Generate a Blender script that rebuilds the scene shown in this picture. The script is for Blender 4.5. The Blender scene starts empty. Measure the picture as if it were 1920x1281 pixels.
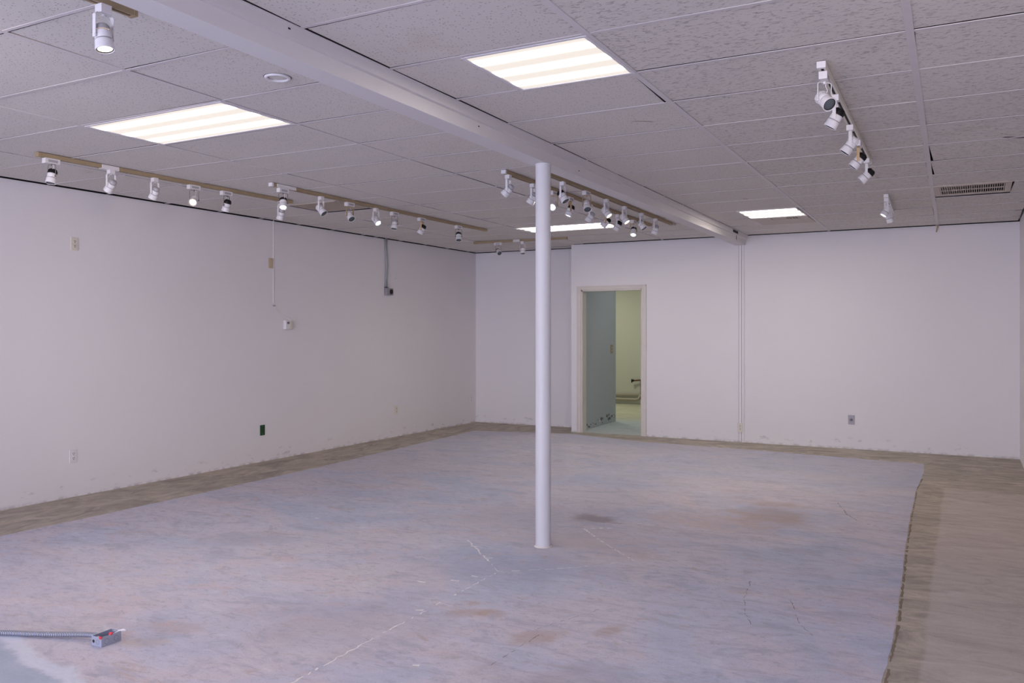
import bpy, math, random
from mathutils import Vector, Matrix
random.seed(7)
sc = bpy.context.scene
R = math.radians

# ---------------------------------------------------------------- camera
YAW = math.atan(850 / 1590)
cam_data = bpy.data.cameras.new('camera')
cam_data.sensor_fit = 'HORIZONTAL'
cam_data.sensor_width = 36.0
cam_data.lens = 36.0 * 1590 / 1920
cam_data.shift_y = -19.5 / 1920
cam_data.clip_start = 0.02
cam = bpy.data.objects.new('camera', cam_data)
sc.collection.objects.link(cam)
cam.location = (0, 0, 1.44)
cam.rotation_euler = (R(90), 0, YAW)
sc.camera = cam

# ---------------------------------------------------------------- light of the place, with added fill
H = 2.68                                  # ceiling height
world = bpy.data.worlds.new('sky'); sc.world = world
world.use_nodes = True
bg = world.node_tree.nodes['Background']
bg.inputs[0].default_value = (0.62, 0.70, 1.0, 1)
bg.inputs[1].default_value = 0.8


def area(name, loc, rot, sx, sy, power, col):
    l = bpy.data.lights.new(name, 'AREA'); l.shape = 'RECTANGLE'
    l.size = sx; l.size_y = sy; l.energy = power; l.color = col
    o = bpy.data.objects.new(name, l); sc.collection.objects.link(o)
    o.location = loc; o.rotation_euler = rot
    return o


# daylight through the shop windows behind the camera (glazing spans the whole front wall)
area('daylight_front', (-3.15, -4.75, 1.22), (R(90), 0, 0), 6.9, 1.95, 395, (0.76, 0.775, 1.0))
# lights added for unseen ceiling panels of the front bay, behind the camera
area('bay_fill', (-1.7, -1.6, H - 0.05), (0, 0, 0), 1.2, 0.6, 18, (1.0, 0.90, 0.82))
area('bay_fill', (-4.7, -1.2, H - 0.05), (0, 0, 0), 1.2, 0.6, 18, (1.0, 0.90, 0.82))
# first spot added to warm the back wall; unseen track-end pair washes outlet wall
for (px, py, tx, ty, tz, pw) in ((0.12, 0.8, -0.75, 11.1, 1.55, 150), (-2.83, 1.25, -6.83, 4.15, 1.75, 50), (-2.83, 0.75, -6.83, 6.75, 1.45, 210)):
    l_ = bpy.data.lights.new('unseen_wall_wash', 'SPOT'); l_.energy = pw; l_.color = (1.0, 0.84, 0.73)
    l_.spot_size = R(46); l_.spot_blend = 1.0; l_.shadow_soft_size = 0.22
    o_ = bpy.data.objects.new('unseen_wall_wash', l_); sc.collection.objects.link(o_); o_.location = (px, py, 2.5)
    o_.rotation_euler = (Vector((tx, ty, tz)) - Vector((px, py, 2.5))).to_track_quat('-Z', 'Y').to_euler()
# unseen light added inside the doorway to brighten the passage wall
area('passage_fill', (-3.7, 12.5, 2.62), (0, 0, 0), 0.3, 0.3, 9, (0.90, 0.93, 1.0))
# unseen light added for the stock room's dim yellowish glow
area('stock_room_fill', (-6.3, 14.3, 2.6), (0, 0, 0), 0.6, 0.6, 27, (1.0, 0.97, 0.80))

vs = sc.view_settings
vs.view_transform = 'Standard'; vs.look = 'None'; vs.gamma = 1.0; vs.use_curve_mapping = False
vs.exposure = -0.06
sc.cycles.use_denoising = True
sc.cycles.sample_clamp_indirect = 4.0
sc.cycles.max_bounces = 10
sc.cycles.diffuse_bounces = 8


# ---------------------------------------------------------------- materials
def s2l(c):
    c /= 255.0
    return c / 12.92 if c <= 0.04045 else ((c + 0.055) / 1.055) ** 2.4


def rgb(r, g, b): return (s2l(r), s2l(g), s2l(b), 1)


class G:
    """small helper for node materials"""
    def __init__(s, name, rough=0.6, metal=0.0, spec=0.3):
        s.m = bpy.data.materials.new(name); s.m.use_nodes = True
        s.t = s.m.node_tree; s.b = s.t.nodes['Principled BSDF']
        s.b.inputs['Roughness'].default_value = rough
        s.b.inputs['Metallic'].default_value = metal
        s.b.inputs['Specular IOR Level'].default_value = spec
        s._pos = None

    def n(s, kind, **kw):
        nd = s.t.nodes.new(kind)
        for k, v in kw.items(): setattr(nd, k, v)
        return nd

    def put(s, sock, v):
        if hasattr(v, 'links') or isinstance(v, bpy.types.NodeSocket): s.t.links.new(v, sock)
        else: sock.default_value = v

    def pos(s):
        if s._pos is None: s._pos = s.n('ShaderNodeNewGeometry').outputs['Position']
        return s._pos

    def obj(s): return s.n('ShaderNodeTexCoord').outputs['Object']

    def map(s, v, scale=(1, 1, 1), rot=(0, 0, 0), loc=(0, 0, 0)):
        m = s.n('ShaderNodeMapping'); s.put(m.inputs['Vector'], v)
        m.inputs['Scale'].default_value = scale; m.inputs['Rotation'].default_value = rot
        m.inputs['Location'].default_value = loc
        return m.outputs[0]

    def noise(s, v, scale, detail=4, rough=0.55, dist=0.0):
        t = s.n('ShaderNodeTexNoise'); s.put(t.inputs['Vector'], v)
        t.inputs['Scale'].default_value = scale; t.inputs['Detail'].default_value = detail
        t.inputs['Roughness'].default_value = rough; t.inputs['Distortion'].default_value = dist
        return t.outputs['Fac']

    def voro(s, v, scale, rand=1.0):
        t = s.n('ShaderNodeTexVoronoi'); s.put(t.inputs['Vector'], v)
        t.inputs['Scale'].default_value = scale; t.inputs['Randomness'].default_value = rand
        return t.outputs['Distance']

    def math(s, op, a, b=0.0, c=0.0, clamp=False):
        m = s.n('ShaderNodeMath', operation=op, use_clamp=clamp)
        s.put(m.inputs[0], a); s.put(m.inputs[1], b); s.put(m.inputs[2], c)
        return m.outputs[0]

    def xyz(s, v):
        m = s.n('ShaderNodeSeparateXYZ'); s.put(m.inputs[0], v); return m.outputs

    def step(s, v, lo, hi, a=0.0, b=1.0):
        m = s.n('ShaderNodeMapRange', interpolation_type='SMOOTHSTEP')
        s.put(m.inputs['Value'], v); m.inputs['From Min'].default_value = lo; m.inputs['From Max'].default_value = hi
        m.inputs['To Min'].default_value = a; m.inputs['To Max'].default_value = b
        return m.outputs[0]

    def mix(s, f, a, b, blend='MIX'):
        m = s.n('ShaderNodeMix', data_type='RGBA', blend_type=blend)
        s.put(m.inputs[0], f); s.put(m.inputs[6], a); s.put(m.inputs[7], b)
        return m.outputs[2]

    def ramp(s, f, stops):
        m = s.n('ShaderNodeValToRGB'); s.put(m.inputs[0], f)
        e = m.color_ramp.elements
        while len(e) < len(stops): e.new(0.5)
        for i, (p, c) in enumerate(stops): e[i].position = p; e[i].color = c
        return m.outputs[0]

    def col(s, v): s.put(s.b.inputs['Base Color'], v); return s

    def bump(s, h, strength=0.2, dist=0.01):
        b = s.n('ShaderNodeBump'); s.put(b.inputs['Height'], h)
        b.inputs['Strength'].default_value = strength; b.inputs['Distance'].default_value = dist
        s.t.links.new(b.outputs[0], s.b.inputs['Normal']); return s


def paint(name, c, rough=0.5, metal=0.0, var=0.06, scale=9.0, spec=0.3):
    """painted / plastic / metal surface with faint mottling"""
    g = G(name, rough, metal, spec)
    f = g.noise(g.obj(), scale, 3)
    d = tuple(x * (1 - var * 2) for x in c[:3]) + (1,)
    g.col(g.mix(f, d, c))
    g.bump(g.noise(g.obj(), scale * 30, 2), 0.05, 0.002)
    return g.m


def glow(name, c, strength):
    g = G(name, 0.4)
    g.col((0.8, 0.8, 0.8, 1))
    g.b.inputs['Emission Color'].default_value = c
    g.b.inputs['Emission Strength'].default_value = strength
    g.m.cycles.emission_sampling = 'NONE'
    return g.m


# painted plaster walls: faint roller stipple and broad unevenness
def wall_mat(name, c, scuff=True):
    g = G(name, 0.62, 0, 0.25)
    p = g.pos()
    col = g.mix(g.noise(p, 1.3, 3), tuple(x * 0.965 for x in c[:3]) + (1,), c)
    if scuff:   # chipped, dirty band where a skirting board was pulled off
        z = g.xyz(p)[2]
        band = g.math('MULTIPLY', g.step(z, 0.02, 0.06), g.step(z, 0.16, 0.09))
        chips = g.step(g.noise(g.map(p, (1, 1, 2.2)), 7, 5, 0.65), 0.57, 0.66)
        col = g.mix(g.math('MULTIPLY', g.math('MULTIPLY', band, chips), 0.34), col, (0.30, 0.29, 0.31, 1))
        low = g.math('MULTIPLY', g.step(z, 0.035, 0.0), g.step(g.noise(p, 11, 4), 0.42, 0.62))
        col = g.mix(g.math('MULTIPLY', low, 0.5), col, (0.30, 0.27, 0.25, 1))
    g.col(col)
    h = g.math('ADD', g.noise(p, 60, 3), g.math('MULTIPLY', g.noise(p, 4, 2), 1.5))
    g.bump(h, 0.10, 0.006)
    return g.m


M = {}
M['wall'] = wall_mat('wall_paint', (0.80, 0.775, 0.79, 1))
M['beam'] = wall_mat('beam_paint', (0.73, 0.71, 0.71, 1), False)
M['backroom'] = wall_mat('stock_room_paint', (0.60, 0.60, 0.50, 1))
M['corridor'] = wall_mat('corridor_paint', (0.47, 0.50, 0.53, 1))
M['column'] = paint('column_paint', (0.66, 0.65, 0.67, 1), 0.38, 0, 0.03, 3)
M['white'] = paint('white_enamel', (0.80, 0.78, 0.79, 1), 0.35)
M['cream'] = paint('cream_plastic', (0.74, 0.70, 0.60, 1), 0.4)
M['almond'] = paint('almond_plastic', (0.60, 0.49, 0.33, 1), 0.4)
M['casing'] = paint('casing_enamel', (0.72, 0.67, 0.62, 1), 0.4)
M['tan'] = paint('tan_painted_metal', (0.40, 0.31, 0.19, 1), 0.5, 0, 0.12, 14)
M['tanwire'] = paint('brassy_wire', (0.50, 0.36, 0.20, 1), 0.4, 0.3)
M['dark'] = paint('black_plastic', (0.012, 0.011, 0.012, 1), 0.45)
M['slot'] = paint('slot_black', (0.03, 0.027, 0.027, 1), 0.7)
M['greycap'] = paint('grey_cap', (0.42, 0.41, 0.43, 1), 0.35)
M['wire'] = paint('dark_wire', (0.20, 0.17, 0.16, 1), 0.45)
M['seam'] = paint('seam_grey', (0.16, 0.14, 0.15, 1), 0.6)
M['glass'] = paint('lens_dark_glass', (0.10, 0.12, 0.13, 1), 0.12, 0.2, 0.05, 9, 0.6)
M['steel'] = paint('galvanised_steel', (0.50, 0.545, 0.66, 1), 0.42, 0.55, 0.10, 40)
M['stainless'] = paint('stainless_plate', (0.34, 0.32, 0.35, 1), 0.4, 0.25, 0.05, 30)
M['conduit'] = paint('grey_conduit', (0.40, 0.41, 0.43, 1), 0.4, 0.2)
M['green'] = paint('dark_green_plate', (0.018, 0.075, 0.025, 1), 0.45, 0, 0.15, 60)
M['red'] = paint('red_plastic', (0.75, 0.055, 0.075, 1), 0.4)
M['pipe'] = paint('painted_pipe', (0.50, 0.46, 0.36, 1), 0.45)
M['rust'] = paint('rusty_brown', (0.16, 0.09, 0.06, 1), 0.7)
M['vent'] = paint('vent_enamel', (0.55, 0.48, 0.42, 1), 0.5)
M['tanpanel'] = paint('tan_panel', (0.42, 0.36, 0.28, 1), 0.55)
M['deck'] = paint('dark_plenum', (0.02, 0.018, 0.018, 1), 0.9)
M['grid'] = paint('grid_enamel', (0.70, 0.66, 0.66, 1), 0.5)
M['warm'] = glow('lamp_warm', (1.0, 0.80, 0.55, 1), 7.0)
M['amber'] = glow('lamp_amber', (1.0, 0.66, 0.34, 1), 7.0)
M['cool'] = glow('lamp_cool', (0.92, 0.95, 1.0, 1), 8.0)
M['lampwhite'] = glow('lamp_white', (1.0, 0.95, 0.90, 1), 6.0)


# acoustic tiles: pin-holes on the column side, worm-like fissures east of the second main tee
def tile_mat():
    g = G('acoustic_tile', 0.9, 0, 0.1)
    p = g.pos(); x = g.xyz(p)[0]
    base = g.mix(g.noise(p, 0.7, 3), (0.650, 0.617, 0.578, 1), (0.722, 0.693, 0.650, 1))
    base = g.mix(g.math('MULTIPLY', g.step(g.noise(p, 2.4, 4, 0.6), 0.60, 0.78), 0.30), base, (0.50, 0.43, 0.34, 1))
    # pin-holes
    pin = g.math('MULTIPLY', g.step(g.voro(p, 62), 0.30, 0.16), g.step(g.noise(p, 34, 2), 0.36, 0.52))
    # fissures, drawn out along x
    fis = g.step(g.noise(g.map(p, (0.50, 1.2, 1)), 74, 3, 0.6, 0.5), 0.455, 0.36)
    side = g.step(x, -1.46, -1.44)
    hole = g.math('ADD', g.math('MULTIPLY', pin, g.math('SUBTRACT', 1.0, side)), g.math('MULTIPLY', fis, side), clamp=True)
    g.col(g.mix(g.math('MULTIPLY', hole, 0.50), base, (0.20, 0.175, 0.18, 1)))
    g.bump(g.math('SUBTRACT', g.math('MULTIPLY', g.noise(p, 130, 2), 0.25), hole), 0.35, 0.004)
    return g.m


M['tile'] = tile_mat()


# concrete with swept adhesive residue
def blob(g, p, x, y, rx, ry, rot, wob):
    m = g.n('ShaderNodeMapping', vector_type='TEXTURE')
    g.put(m.inputs['Vector'], p); m.inputs['Location'].default_value = (x, y, 0)
    m.inputs['Rotation'].default_value = (0, 0, rot); m.inputs['Scale'].default_value = (rx, ry, 1)
    d = g.n('ShaderNodeVectorMath', operation='LENGTH'); g.put(d.inputs[0], m.outputs[0])
    return g.step(g.math('ADD', d.outputs['Value'], g.math('MULTIPLY', g.math('SUBTRACT', wob, 0.5), 3.4)), 1.35, 0.25)


def floor_center():
    g = G('concrete_center', 0.72, 0, 0.3)
    p = g.pos()
    X = g.xyz(p)
    sw = g.map(p, (0.62, 1.25, 1), (0, 0, R(-24)))
    big = g.noise(g.map(p, (0.7, 1.0, 1), (0, 0, R(-20))), 1.15, 5, 0.62, 0.8)
    mid = g.noise(sw, 4.2, 7, 0.72, 1.0)
    fine = g.noise(sw, 21, 7, 0.78, 0.6)
    grit = g.noise(p, 110, 4, 0.75)
    col = g.ramp(big, [(0.33, (0.435, 0.472, 0.600, 1)), (0.46, (0.517, 0.517, 0.620, 1)), (0.56, (0.573, 0.531, 0.590, 1)), (0.72, (0.541, 0.543, 0.625, 1))])
    col = g.mix(g.step(mid, 0.50, 0.36, 0, 0.60), col, (0.358, 0.376, 0.473, 1))
    col = g.mix(g.step(mid, 0.55, 0.70, 0, 0.50), col, (0.661, 0.657, 0.737, 1))
    rosy = g.noise(g.map(p, (0.7, 1.2, 1), (0, 0, R(-24)), (7, 3, 0)), 3.1, 6, 0.70, 1.2)
    col = g.mix(g.step(rosy, 0.53, 0.68, 0, 0.55), col, (0.592, 0.475, 0.509, 1))
    rust = g.noise(g.map(p, (0.7, 1.4, 1), (0, 0, R(-26)), (2, 9, 4)), 5.2, 7, 0.76, 1.0)
    col = g.mix(g.step(rust, 0.560, 0.70, 0, 0.68), col, (0.441, 0.345, 0.313, 1))
    col = g.mix(g.step(fine, 0.50, 0.34, 0, 0.62), col, (0.322, 0.326, 0.399, 1))
    col = g.mix(g.step(fine, 0.57, 0.72, 0, 0.42), col, (0.705, 0.716, 0.797, 1))
    col = g.mix(g.step(grit, 0.48, 0.32, 0, 0.45), col, (0.296, 0.300, 0.355, 1))
    # swept streaks across the far and right part
    sx = g.noise(g.map(p, (0.42, 2.0, 1), (0, 0, R(4))), 4.0, 7, 0.75, 0.7)
    msk = g.math('MULTIPLY', g.step(X[0], -3.4, -1.6), 1.0)
    col = g.mix(g.math('MULTIPLY', g.step(sx, 0.50, 0.33), g.math('MULTIPLY', msk, 0.55)), col, (0.356, 0.346, 0.413, 1))
    wob = g.noise(p, 3.2, 6, 0.65)
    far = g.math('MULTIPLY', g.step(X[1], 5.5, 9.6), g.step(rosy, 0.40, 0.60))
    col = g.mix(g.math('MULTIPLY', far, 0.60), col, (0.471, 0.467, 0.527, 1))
    for (x, y, rx, ry, rot, c, a) in [
            (-2.52, 6.02, 0.24, 0.15, 0.0, (0.215, 0.148, 0.116, 1), 0.85),
            (-2.28, 5.25, 0.55, 0.40, 0.2, (0.548, 0.465, 0.451, 1), 0.50),
            (-1.62, 6.4, 0.55, 0.42, 0.3, (0.509, 0.409, 0.384, 1), 0.60),
            (-1.35, 6.9, 0.30, 0.50, 0.2, (0.352, 0.275, 0.249, 1), 0.60),
            (-2.35, 4.55, 0.75, 0.28, 0.25, (0.352, 0.351, 0.461, 1), 0.50),
            (-2.95, 5.9, 0.9, 0.45, 0.4, (0.372, 0.370, 0.461, 1), 0.40),
            (-2.75, 3.3, 0.5, 0.42, 0.6, (0.352, 0.333, 0.404, 1), 0.50),
            (-2.17, 3.75, 0.16, 0.07, 0.5, (0.411, 0.304, 0.259, 1), 0.75),
            (-1.75, 3.58, 0.09, 0.16, -0.5, (0.411, 0.319, 0.274, 1), 0.75),
            (-1.50, 3.80, 0.05, 0.10, -0.4, (0.392, 0.304, 0.269, 1), 0.70),
            (-1.35, 3.1, 0.55, 0.25, 0.2, (0.343, 0.314, 0.355, 1), 0.55),
            (-4.35, 4.3, 0.35, 0.22, 0.4, (0.333, 0.333, 0.414, 1), 0.5),
            (-3.42, 2.85, 0.20, 0.08, 0.2, (0.470, 0.351, 0.327, 1), 0.50),
            (-3.36, 2.66, 0.12, 0.06, 0.5, (0.441, 0.343, 0.259, 1), 0.60)]:
        col = g.mix(g.math('MULTIPLY', g.math('MULTIPLY', blob(g, p, x, y, rx, ry, rot, wob), a), g.step(mid, 0.36, 0.56, 0.35, 1.0)), col, c)
    # rough grey patch past the trowelled ridge near the front left
    dl = g.math('ADD', g.math('SUBTRACT', X[1], g.math('MULTIPLY_ADD', X[0], -0.226, 1.490)), g.math('MULTIPLY', g.math('SUBTRACT', wob, 0.5), 0.22))
    ridge = g.math('MULTIPLY', g.step(dl, 0.06, 0.01), g.step(dl, -0.07, -0.02))
    rough = g.step(dl, -0.02, -0.07)
    rc = g.mix(g.noise(p, 9, 6, 0.7), (0.296, 0.340, 0.427, 1), (0.494, 0.544, 0.669, 1))
    edge = g.step(X[0], -2.3, -2.9)
    col = g.mix(g.math('MULTIPLY', rough, edge), col, rc)
    col = g.mix(g.math('MULTIPLY', g.math('MULTIPLY', ridge, edge), 0.55), col, (0.657, 0.728, 0.846, 1))
    g.col(col)
    h = g.math('ADD', g.math('MULTIPLY', mid, 1.0), g.math('ADD', g.math('MULTIPLY', fine, 0.6), g.math('MULTIPLY', grit, 0.25)))
    g.bump(h, 0.30, 0.006)
    return g.m


def floor_border():
    g = G('concrete_border', 0.75, 0, 0.3)
    p = g.pos(); X = g.xyz(p)
    sw = g.map(p, (0.75, 1.7, 1))
    sl = g.map(p, (1.5, 0.7, 1))
    m1 = g.noise(sw, 3.6, 7, 0.74, 1.1); m2 = g.noise(sl, 3.4, 7, 0.74, 1.1)
    isl = g.step(X[0], -5.2, -5.7)
    m = g.n('ShaderNodeMix', data_type='FLOAT'); g.put(m.inputs[0], isl); g.put(m.inputs[2], m1); g.put(m.inputs[3], m2)
    f = m.outputs[0]
    col = g.ramp(f, [(0.30, (0.247, 0.213, 0.185, 1)), (0.46, (0.367, 0.327, 0.277, 1)), (0.58, (0.472, 0.416, 0.347, 1)), (0.75, (0.599, 0.547, 0.475, 1))])
    # paler skim east of the narrow brown strip
    wob = g.noise(p, 2.0, 5, 0.6)
    ed = g.math('ADD', X[0], g.math('MULTIPLY', g.math('SUBTRACT', wob, 0.5), 0.06))
    east = g.math('MULTIPLY', g.step(ed, -0.185, -0.155), g.step(X[1], 8.9, 8.5))
    ec = g.ramp(f, [(0.30, (0.374, 0.335, 0.314, 1)), (0.5, (0.502, 0.450, 0.416, 1)), (0.75, (0.577, 0.539, 0.515, 1))])
    col = g.mix(g.math('MULTIPLY', east, 0.85), col, ec)
    grit = g.noise(p, 70, 4, 0.7)
    col = g.mix(g.step(grit, 0.47, 0.30, 0, 0.25), col, (0.194, 0.171, 0.153, 1))
    # stock room and passage: greyer slab
    inn = g.step(X[1], 11.0, 11.25)
    rc = g.mix(f, (0.330, 0.376, 0.387, 1), (0.749, 0.816, 0.806, 1))
    rc2 = g.mix(f, (0.359, 0.351, 0.258, 1), (0.779, 0.784, 0.613, 1))
    rc = g.mix(g.step(X[1], 12.6, 13.4), rc, rc2)
    rec = g.step(X[0], -4.97, -4.96, 0, 1)
    deep = g.step(X[1], 11.62, 11.66)
    inn = g.math('MULTIPLY', inn, g.math('MAXIMUM', rec, deep))
    col = g.mix(inn, col, rc)
    g.col(col)
    g.bump(g.math('ADD', f, g.math('MULTIPLY', grit, 0.3)), 0.30, 0.006)
    return g.m


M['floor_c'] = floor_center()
M['floor_b'] = floor_border()
M['filler'] = paint('crack_filler', (0.90, 0.87, 0.86, 1), 0.8, 0, 0.15, 20)
M['residue'] = paint('glue_residue', (0.27, 0.215, 0.16, 1), 0.8, 0, 0.2, 20)
M['scratch'] = paint('floor_scratch', (0.22, 0.18, 0.16, 1), 0.8)


# ---------------------------------------------------------------- mesh helpers
class MB:
    def __init__(s): s.v = []; s.f = []; s.mi = []; s.sm = []

    def face(s, idx, mi=0, sm=False): s.f.append(idx); s.mi.append(mi); s.sm.append(sm)

    def poly(s, pts, mi=0):
        o = len(s.v); s.v += [tuple(p) for p in pts]; s.face(list(range(o, o + len(pts))), mi)

    def hexa(s, p, mi=0):
        """p: four bottom corners then four top corners, counter-clockwise from above"""
        o = len(s.v); s.v += [tuple(q) for q in p]
        for f in ((3, 2, 1, 0), (4, 5, 6, 7), (0, 1, 5, 4), (1, 2, 6, 5), (2, 3, 7, 6), (3, 0, 4, 7)):
            s.face([o + i for i in f], mi)

    def box(s, x0, x1, y0, y1, z0, z1, mi=0):
        s.hexa([(x0, y0, z0), (x1, y0, z0), (x1, y1, z0), (x0, y1, z0), (x0, y0, z1), (x1, y0, z1), (x1, y1, z1), (x0, y1, z1)], mi)

    def tube(s, path, r, n=10, mi=0, caps=True, flat=None):
        """sweep a round (or flat: (width, thickness) with given side vector) section along a path; r may be a list"""
        path = [Vector(p) for p in path]
        rs = r if isinstance(r, (list, tuple)) else [r] * len(path)
        rings = []
        up = Vector((0, 0, 1))
        d0 = (path[1] - path[0]).normalized()
        if abs(d0.dot(up)) > 0.95: up = Vector((1, 0, 0))
        a = d0.cross(up).normalized()
        for i, p in enumerate(path):
            d = (path[min(i + 1, len(path) - 1)] - path[max(i - 1, 0)]).normalized()
            a = (a - d * a.dot(d)).normalized(); b = d.cross(a)
            o = len(s.v)
            for k in range(n):
                t = 2 * math.pi * k / n
                s.v.append(tuple(p + (a * math.cos(t) + b * math.sin(t)) * rs[i]))
            rings.append(o)
        for i in range(len(rings) - 1):
            for k in range(n):
                k2 = (k + 1) % n
                s.face([rings[i] + k, rings[i] + k2, rings[i + 1] + k2, rings[i + 1] + k], mi, True)
        if caps:
            s.face([rings[0] + k for k in range(n)][::-1], mi); s.face([rings[-1] + k for k in range(n)], mi)

    def ribbon(s, path, side, w, t, mi=0):
        """rectangular strap swept along path; side = constant width direction"""
        path = [Vector(p) for p in path]; side = Vector(side).normalized()
        rings = []
        for i, p in enumerate(path):
            d = (path[min(i + 1, len(path) - 1)] - path[max(i - 1, 0)]).normalized()
            nn = d.cross(side).normalized()
            o = len(s.v)
            for (u, q) in ((-1, -1), (1, -1), (1, 1), (-1, 1)):
                s.v.append(tuple(p + side * (u * w / 2) + nn * (q * t / 2)))
            rings.append(o)
        for i in range(len(rings) - 1):
            for k in range(4):
                k2 = (k + 1) % 4
                s.face([rings[i] + k, rings[i] + k2, rings[i + 1] + k2, rings[i + 1] + k], mi)
        s.face([rings[0] + k for k in range(4)][::-1], mi); s.face([rings[-1] + k for k in range(4)], mi)

    def lathe(s, prof, n=24, mi=0, sm=True, axis=None):
        """revolve (r, z) profile about local z; r=0 ends become poles; axis: matrix applied to the points"""
        mt = axis or Matrix.Identity(4)
        rings = []
        for (r, z) in prof:
            o = len(s.v)
            if r <= 1e-6:
                s.v.append(tuple(mt @ Vector((0, 0, z)))); rings.append((o, 1))
            else:
                for k in range(n):
                    t = 2 * math.pi * k / n
                    s.v.append(tuple(mt @ Vector((r * math.cos(t), r * math.sin(t), z))))
                rings.append((o, n))
        for (a, na), (b, nb) in zip(rings, rings[1:]):
            for k in range(n):
                k2 = (k + 1) % n
                if na == 1 and nb == 1: continue
                if na == 1: s.face([a, b + k, b + k2], mi, sm)
                elif nb == 1: s.face([a + k2, a + k, b], mi, sm)
                else: s.face([a + k, b + k, b + k2, a + k2], mi, sm)

    def mesh(s, name, mats):
        me = bpy.data.meshes.new(name)
        me.from_pydata(s.v, [], s.f)
        for m in (mats if isinstance(mats, (list, tuple)) else [mats]): me.materials.append(m)
        me.polygons.foreach_set('material_index', s.mi)
        me.polygons.foreach_set('use_smooth', s.sm)
        me.update()
        return me

    def build(s, name, mats, parent=None, bevel=0.0):
        return link(name, s.mesh(name, mats), parent, bevel)


def link(name, me, parent=None, bevel=0.0):
    o = bpy.data.objects.new(name, me); sc.collection.objects.link(o)
    if parent is not None: o.parent = parent
    if bevel:
        b = o.modifiers.new('bevel', 'BEVEL'); b.width = bevel; b.segments = 2; b.limit_method = 'ANGLE'
    return o


def thing(name, label, cat, loc=(0, 0, 0), rotz=0.0, group=None):
    o = bpy.data.objects.new(name, None); sc.collection.objects.link(o)
    o.empty_display_size = 0.05
    o.location = loc; o.rotation_euler = (0, 0, rotz)
    return tag(o, label, cat, group)


def tag(o, label, cat, group=None):
    o['label'] = label; o['category'] = cat
    if group: o['group'] = group
    return o


def struct(o, label, cat):
    o['kind'] = 'structure'; o['label'] = label; o['category'] = cat
    return o


def wallx(y): return -6.810 - 0.0035 * y      # the long outlet wall runs very slightly off square


SK = -0.012                                    # ceiling grid and beam run slightly off square too


def skx(x, y): return x + SK * (y - 3.26)


YB, YR, XR, XJ = 11.10, 11.60, 0.54, -4.97     # back wall, recess wall, right wall, jog between them

# ================================================================ floor
def jitter(pts, amp, n):
    out = []
    for (a, b) in zip(pts, pts[1:]):
        for i in range(n):
            t = i / n
            q = Vector(a) * (1 - t) + Vector(b) * t
            if i: q += Vector((random.uniform(-amp, amp), random.uniform(-amp, amp)))
            out.append((q.x, q.y))
    out.append(pts[-1])
    return out


fl = MB()
fl.box(-9.2, 2.2, -5.1, 16.6, -0.12, 0.0, 0)
left_edge = [(-6.248, 10.56), (-6.15, 8.8), (-6.03, 6.96), (-5.975, 4.9), (-5.97, 3.55), (-5.96, -4.6)]
right_edge = [(-0.31, -4.6), (-0.304, 3.77), (-0.296, 4.2), (-0.300, 4.5), (-0.318, 5.1), (-0.338, 5.75), (-0.357, 6.5), (-0.372, 7.1),
              (-0.381, 7.7), (-0.384, 8.05), (-0.394, 8.45), (-0.384, 8.8), (-0.378, 9.3), (-0.372, 9.6), (-0.40, 10.20)]
back_edge = [(-0.40, 10.20), (-2.345, 10.43), (-3.62, 10.52), (-4.9, 10.86), (-6.248, 10.56)]
ring = jitter(left_edge, 0.006, 10)[:-1] + jitter([left_edge[-1], right_edge[0]], 0.0, 1)[:-1] + \
    jitter(right_edge, 0.004, 4)[:-1] + jitter(back_edge, 0.010, 14)[:-1]
o0 = len(fl.v)
n = len(ring)
fl.v += [(x, y, 0.0012) for x, y in ring] + [(x, y, -0.001) for x, y in ring]
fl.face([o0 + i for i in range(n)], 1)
for i in range(n):
    j = (i + 1) % n
    fl.face([o0 + j, o0 + i, o0 + n + i, o0 + n + j], 1)


def ragged(pts, w, mi, keep=1.0, step=0.025, z=0.0016, wob=0.006):
    pts = [Vector(p) for p in pts]
    for a, b in zip(pts, pts[1:]):
        L = (b - a).length; k = max(1, int(L / step))
        d = (b - a).normalized(); s = Vector((-d.y, d.x))
        prev = None
        for i in range(k + 1):
            c = a + d * (L * i / k) + s * random.uniform(-wob, wob)
            ww = w * random.uniform(0.35, 1.3)
            cur = (c + s * ww / 2, c - s * ww / 2)
            if prev and random.random() < keep:
                fl.poly([(prev[0].x, prev[0].y, z), (prev[1].x, prev[1].y, z), (cur[1].x, cur[1].y, z), (cur[0].x, cur[0].y, z)], mi)
            prev = cur


# filled saw-cuts: the diamond round the column and the joint running to the front
ragged([(-3.02, 5.00), (-2.62, 4.60)], 0.011, 2, 0.9)
ragged([(-2.62, 4.60), (-2.464, 4.439)], 0.006, 2, 0.5)
ragged([(-2.464, 4.439), (-2.216, 4.623), (-2.05, 4.78), (-1.821, 5.05)], 0.007, 2, 0.45)
ragged([(-2.447, 5.69), (-2.25, 5.47), (-2.12, 5.33)], 0.012, 2, 0.75)
ragged([(-2.12, 5.33), (-1.82, 5.03)], 0.007, 2, 0.7)
ragged([(-2.46, 4.40), (-2.457, 3.974), (-2.447, 3.45)], 0.008, 2, 0.45)
ragged([(-2.447, 3.45), (-2.44, 2.959), (-2.426, 2.60)], 0.009, 2, 0.85)
ragged([(-2.40, 5.72), (-2.28, 5.80)], 0.02, 2, 0.7)
for (x, y) in [(-2.62, 4.15), (-2.78, 4.05), (-2.56, 4.28), (-2.7, 4.66), (-2.5, 3.62), (-2.92, 4.88), (-4.55, 5.15), (-4.42, 5.05), (-2.1, 3.02), (-2.12, 2.74)]:
    ragged([(x, y), (x + random.uniform(0.02, 0.07), y + random.uniform(-0.01, 0.02))], 0.016, 2, 1.0)
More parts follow.
